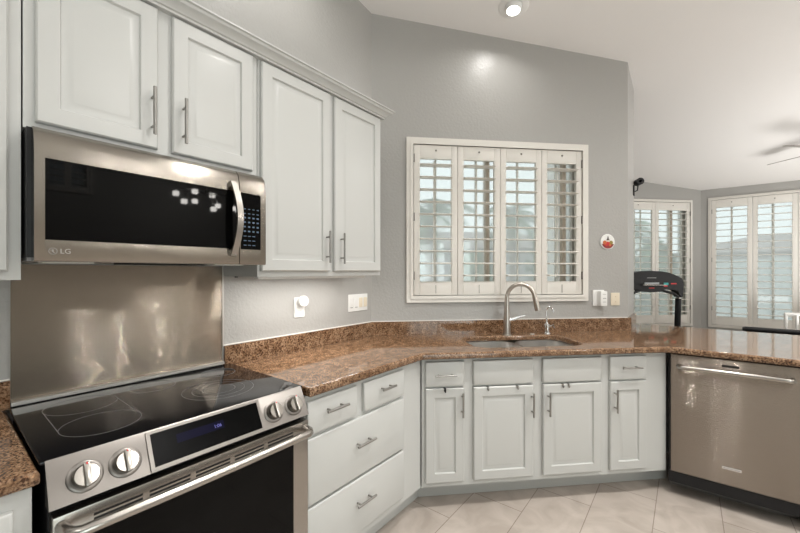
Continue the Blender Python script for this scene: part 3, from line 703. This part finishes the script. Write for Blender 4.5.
# ------------------------------------------------------------------ ceiling fan
fx, fy = 1.117, 5.40
e = thing('ceiling_fan', 'white four-blade ceiling fan at the far right of the ceiling', 'ceiling fan', (fx, fy, ceil_z(fy)))
hz0 = 2.58-ceil_z(fy)
MB().lathe([(.0, .02), (.075, .02), (.07, -.05), (.03, -.065), (.0, -.065)], 28).build('canopy', PLATE, e)
MB().cyl((0, 0, -.05), (0, 0, hz0+.03), .012).build('downrod', PLATE, e)
MB().lathe([(.0, hz0+.07), (.05, hz0+.065), (.10, hz0+.03), (.10, hz0-.03), (.06, hz0-.055), (.0, hz0-.06)], 36).build('motor', PLATE, e)
FB = pbr('fan_blade', (.30, .28, .26), .5)
for a in (137, 227, 317, 47):
    M = at(0, 0, hz0-.01) @ Matrix.Rotation(math.radians(a), 4, 'Z') @ Matrix.Rotation(math.radians(-14), 4, 'X')
    t = MB(); t.prism([(.16, -.045), (.45, -.06), (.52, -.05), (.536, 0), (.52, .05), (.45, .06), (.16, .045)], -.003, .003, M=M); bl = t.build('blade', FB, e)
    MB().box(.08, .20, -.015, .015, -.008, -.003, M=M).build('bracket', SMOOTH, bl)

# ------------------------------------------------------------------ small camera on the wall end
e = thing('security_camera', 'small black camera on a bracket at the end of the sink wall', 'security camera', (-.37, 3.80, 2.085))
MB().box(.0, .010, -.025, .025, -.045, .045, .003).build('mount_plate', BLACK, e)
MB().tube([(.01, .0, -.01), (.03, .01, .0), (.034, .015, .04)], .005, 10).build('arm', BLACK, e)
cb = MB().cyl((.055, -.02, .072), (.026, .04, .072), .030, seg=24).build('housing', BLACK, e)
MB().cyl((.0557, -.0215, .072), (.054, -.018, .072), .012, seg=20).build('lens', BLKGL, cb)

# ------------------------------------------------------------------ treadmill
e = thing('treadmill', 'black treadmill with a curved console in front of the bay window', 'treadmill', (-.376, 5.036, 0), math.radians(37.99))
half = [(.0, 1.382), (.12, 1.376), (.20, 1.360), (.28, 1.330), (.34, 1.302), (.358, 1.275), (.360, 1.22), (.358, 1.12), (.350, 1.085), (.325, 1.085), (.315, 1.13), (.30, 1.165), (.24, 1.172), (.13, 1.180), (.125, 1.150), (.0, 1.142)]
prof = half+[(-a, b) for a, b in half[-2:0:-1]]
c = MB().prism(prof, .0, .11, .006, M=Matrix.Rotation(PI/2, 4, 'X')).build('console', BLACK, e)
MB().box(-.13, .13, -.165, -.108, 1.222, 1.229, .002).build('book_ledge', SMOOTH, c)
MB().box(-.08, .08, -.117, -.109, 1.232, 1.252).build('lit_panel', pbr('pale_panel', (.42, .44, .45), .4), c)
MB().box(-.05, .05, -.1125, -.109, 1.300, 1.308).build('maker_strip', GREYP, c)
MB().box(.135, .185, -.1125, -.109, 1.225, 1.250).build('teal_key', TEAL, c)
MB().box(.135, .175, -.1125, -.109, 1.205, 1.222).build('red_key', RED, c)
m = MB(); m.box(.215, .275, -.1125, -.109, 1.232, 1.246); m.box(-.275, -.215, -.1125, -.109, 1.232, 1.246); m.box(-.03, .03, -.1125, -.109, 1.185, 1.195); m.build('red_print', RED, c)
for s in (-1, 1):
    p = MB().tube([(s*.350, -.04, 1.07), (s*.350, -.02, .6), (s*.350, .03, .09)], .030, 16).build('upright', BLACK, e)
    MB().cyl((s*.350, -.04, 1.055), (s*.350, -.042, 1.092), .022).build('collar', SMOOTH, p)
    MB().tube([(s*.12, -.10, 1.165), (s*.24, -.13, 1.125), (s*.30, -.10, 1.095), (s*.348, -.05, 1.09)], .014, 10).build('grip_bar', BLACK, e)
MB().box(-.36, .36, -.95, .10, .055, .155, .02).build('deck', BLACK, e)
MB().box(-.25, .25, -.90, -.05, .1552, .159).build('belt', GREYP, e)
MB().box(-.41, .41, -.02, .14, 0.0, .09, .015).build('front_foot', BLACK, e)
MB().box(-.34, .34, -.95, -.89, 0, .055).build('rear_foot', BLACK, e)

# ------------------------------------------------------------------ seats beyond the peninsula
e = thing('bar_stool', 'black bar stool whose top rail shows above the far edge of the peninsula', 'stool', (.60, 3.93, 0))
MB().tube([(-.242, .15, .909), (-.22, .15, .909), (0, .155, .909), (.22, .15, .909), (.242, .15, .909)], [.014, .020, .020, .020, .014], 14).build('top_rail', BLACK, e)
MB().box(-.21, .21, -.20, .17, .60, .645, .015).build('seat', BLACK, e)
for s in (-1, 1):
    MB().tube([(s*.20, .15, .90), (s*.20, .15, .64)], .013, 10).build('back_post', BLACK, e)
    for y in (-.17, .15): MB().tube([(s*.18, y, .61), (s*.21, y+.02*(1 if y > 0 else -1), 0)], .016, 10).build('leg', BLACK, e)
MB().tube([(-.195, -.18, .22), (.195, -.18, .22)], .010, 10).build('footrest', BLACK, e)
e = thing('dining_chair', 'white spindle-back wooden chair before the far right window', 'chair', (.88, 4.93, 0), math.radians(4))
MB().box(-.21, .21, -.2, .2, .435, .46, .008).build('seat', WHITEW, e)
for s in (-1, 1):
    MB().tube([(s*.195, -.185, .445), (s*.195, -.20, .7), (s*.20, -.215, 1.0)], .013, 10).build('back_post', WHITEW, e)
    for y in (-.17, .17): MB().tube([(s*.18, y, .44), (s*.205, y*1.1, 0)], [.018, .013], 10).build('leg', WHITEW, e)
MB().tube([(-.205, -.215, .995), (0, -.228, 1.005), (.205, -.215, .995)], .014, 10).build('top_rail', WHITEW, e)
for k in range(5):
    x = -.13+k*.065; MB().tube([(x, -.19, .455), (x, -.222, 1.0)], .010, 8).build('spindle', WHITEW, e)

# ------------------------------------------------------------------ outdoors
GRND = pbr('gravel', (.62, .58, .54), .9, var=(6, .12)); STUC = pbr('stucco', (.55, .52, .50), .9); BLOCK = pbr('block_wall', (.46, .45, .45), .9, var=(3, .1))
PALE = pbr('pale_block_wall', (.62, .66, .65), .9); ROOF = pbr('roof_tile', (.36, .31, .29), .8, var=(4, .2))
LEAF = pbr('palm_leaf', (.20, .26, .17), .6, var=(2, .3)); BARK = pbr('palm_bark', (.22, .17, .13), .9, var=(9, .3)); BUSH = pbr('shrub_leaf', (.12, .17, .09), .7, var=(5, .4))
g = MB().box(-30, 30, -4, 40, -.16, -.101).build('ground', GRND); g['kind'] = 'structure'
def fence(label, a, b, h, mat):
    a, b = Vector(a), Vector(b); L = (b-a).length
    e = thing('block_fence', label, 'garden wall', (a.x, a.y, -.1), math.atan2(b.y-a.y, b.x-a.x))
    MB().box(0, L, 0, .15, 0, h).build('wall', mat, e); MB().box(0, L, -.02, .17, h, h+.06).build('coping', mat, e)
    n = int(L//3)
    for k in range(n+1): MB().box(k*L/n-.18, k*L/n+.18, -.05, .20, 0, h+.12).build('pillar', PALE, e)
fence('grey block garden wall outside the window over the sink', (-15.5, 5.0), (-2.2, 14.6), 1.95, BLOCK)
fence('pale block garden wall outside the far right window', (-1.5, 14.2), (9, 14.2), 1.75, PALE)
def house(label, loc, rz, w, d, h, rise):
    e = thing('house', label, 'house', (*loc, -.1), rz)
    MB().box(-w/2, w/2, -d/2, d/2, 0, h).build('wall', STUC, e)
    t = MB(); o = .5
    t.loops([[(-w/2-o, -d/2-o, h), (w/2+o, -d/2-o, h), (w/2+o, d/2+o, h), (-w/2-o, d/2+o, h)], [(-w/2+d*.35, -.05, h+rise), (w/2-d*.35, -.05, h+rise), (w/2-d*.35, .05, h+rise), (-w/2+d*.35, .05, h+rise)]])
    t.build('roof', ROOF, e)
house('neighbouring house with brown hipped roof beyond the wall outside the sink window', (-10.0, 17.5), math.radians(38), 11, 7, 2.5, 1.1)
house('neighbouring house with low brown roof beyond the wall outside the far right window', (6.0, 23), 0, 12, 7, 2.2, .9)
def palm(label, x, y, h, r, n=20):
    e = thing('palm_tree', label, 'palm tree', (x, y, -.1))
    MB().tube([(0, 0, 0), (.04, .02, h*.5), (0, 0, h)], [.19, .13, .16], 12).build('trunk', BARK, e)
    for k in range(n):
        a = k*2.399; el = random.uniform(-.5, 1.1); L = r*random.uniform(.8, 1.05); m = MB(); P = []
        for i in range(8):
            t = i/7; P.append(Vector((math.cos(a)*L*t*math.cos(el*(1-.5*t)), math.sin(a)*L*t*math.cos(el*(1-.5*t)), h+L*(math.sin(el)*t-.75*t*t))))
        m.tube(P, [.025*(1-.8*i/7) for i in range(8)], 5)
        sd = Vector((-math.sin(a), math.cos(a), 0))
        for i in range(1, 8):
            for f in (0, .33, .66):
                if i == 7 and f > 0: break
                q = P[i] if i == 7 else P[i].lerp(P[i+1], f); dv = (P[i]-P[i-1]).normalized(); ll = r*.30*(1-.55*i/8)
                for s in (-1, 1):
                    tip = q+sd*s*ll+dv*ll*.7-Vector((0, 0, ll*.45)); wv = dv*.016
                    m.loops([[q-wv, q+wv, q+wv-Vector((0, 0, .006)), q-wv-Vector((0, 0, .006))], [tip, tip+wv*.1, tip+wv*.1-Vector((0, 0, .002)), tip-Vector((0, 0, .002))]])
        m.build('frond', LEAF, e)
palm('palm tree seen through the two left shutter panels over the sink', -5.3, 8.0, 3.0, 1.3)
palm('palm tree seen through the third shutter panel over the sink', -4.30, 11.2, 3.2, 1.25)
palm('tall palm tree seen through the bay window behind the treadmill', -1.35, 12.4, 2.7, 1.2)
def shrub(label, x, y, h, r, n=420):
    e = thing('shrub', label, 'shrub', (x, y, -.1)); m = MB()
    for k in range(n):
        v = Vector((random.gauss(0, 1), random.gauss(0, 1), random.gauss(0, 1))).normalized()*random.uniform(.75, 1)
        c = Vector((v.x*r, v.y*r, h*.52+v.z*h*.48)); u = Vector((random.gauss(0, 1), random.gauss(0, 1), random.gauss(0, 1))).normalized(); w_ = u.orthogonal().normalized()
        s = r*.14; m.loops([[c-u*s, c+w_*s*.5, c+u*s, c-w_*s*.5], [c-u*s+v*.01, c+w_*s*.5+v*.01, c+u*s+v*.01, c-w_*s*.5+v*.01]])
    m.ball((0, 0, h*.52), 1, sc=(r*.78, r*.78, h*.46)); m.build('foliage', BUSH, e)
    MB().cyl((0, 0, 0), (0, 0, h*.4), .05, seg=8).build('stem', BARK, e)
shrub('round shrub at the grey wall outside the second shutter panel over the sink', -3.4, 6.8, 1.9, .55)
shrub('tall dark shrub outside the right shutter panel over the sink', -2.6, 9.2, 2.5, .55)
shrub('dark shrub at the wall seen through the bay window', -.55, 9.6, 2.2, .5)
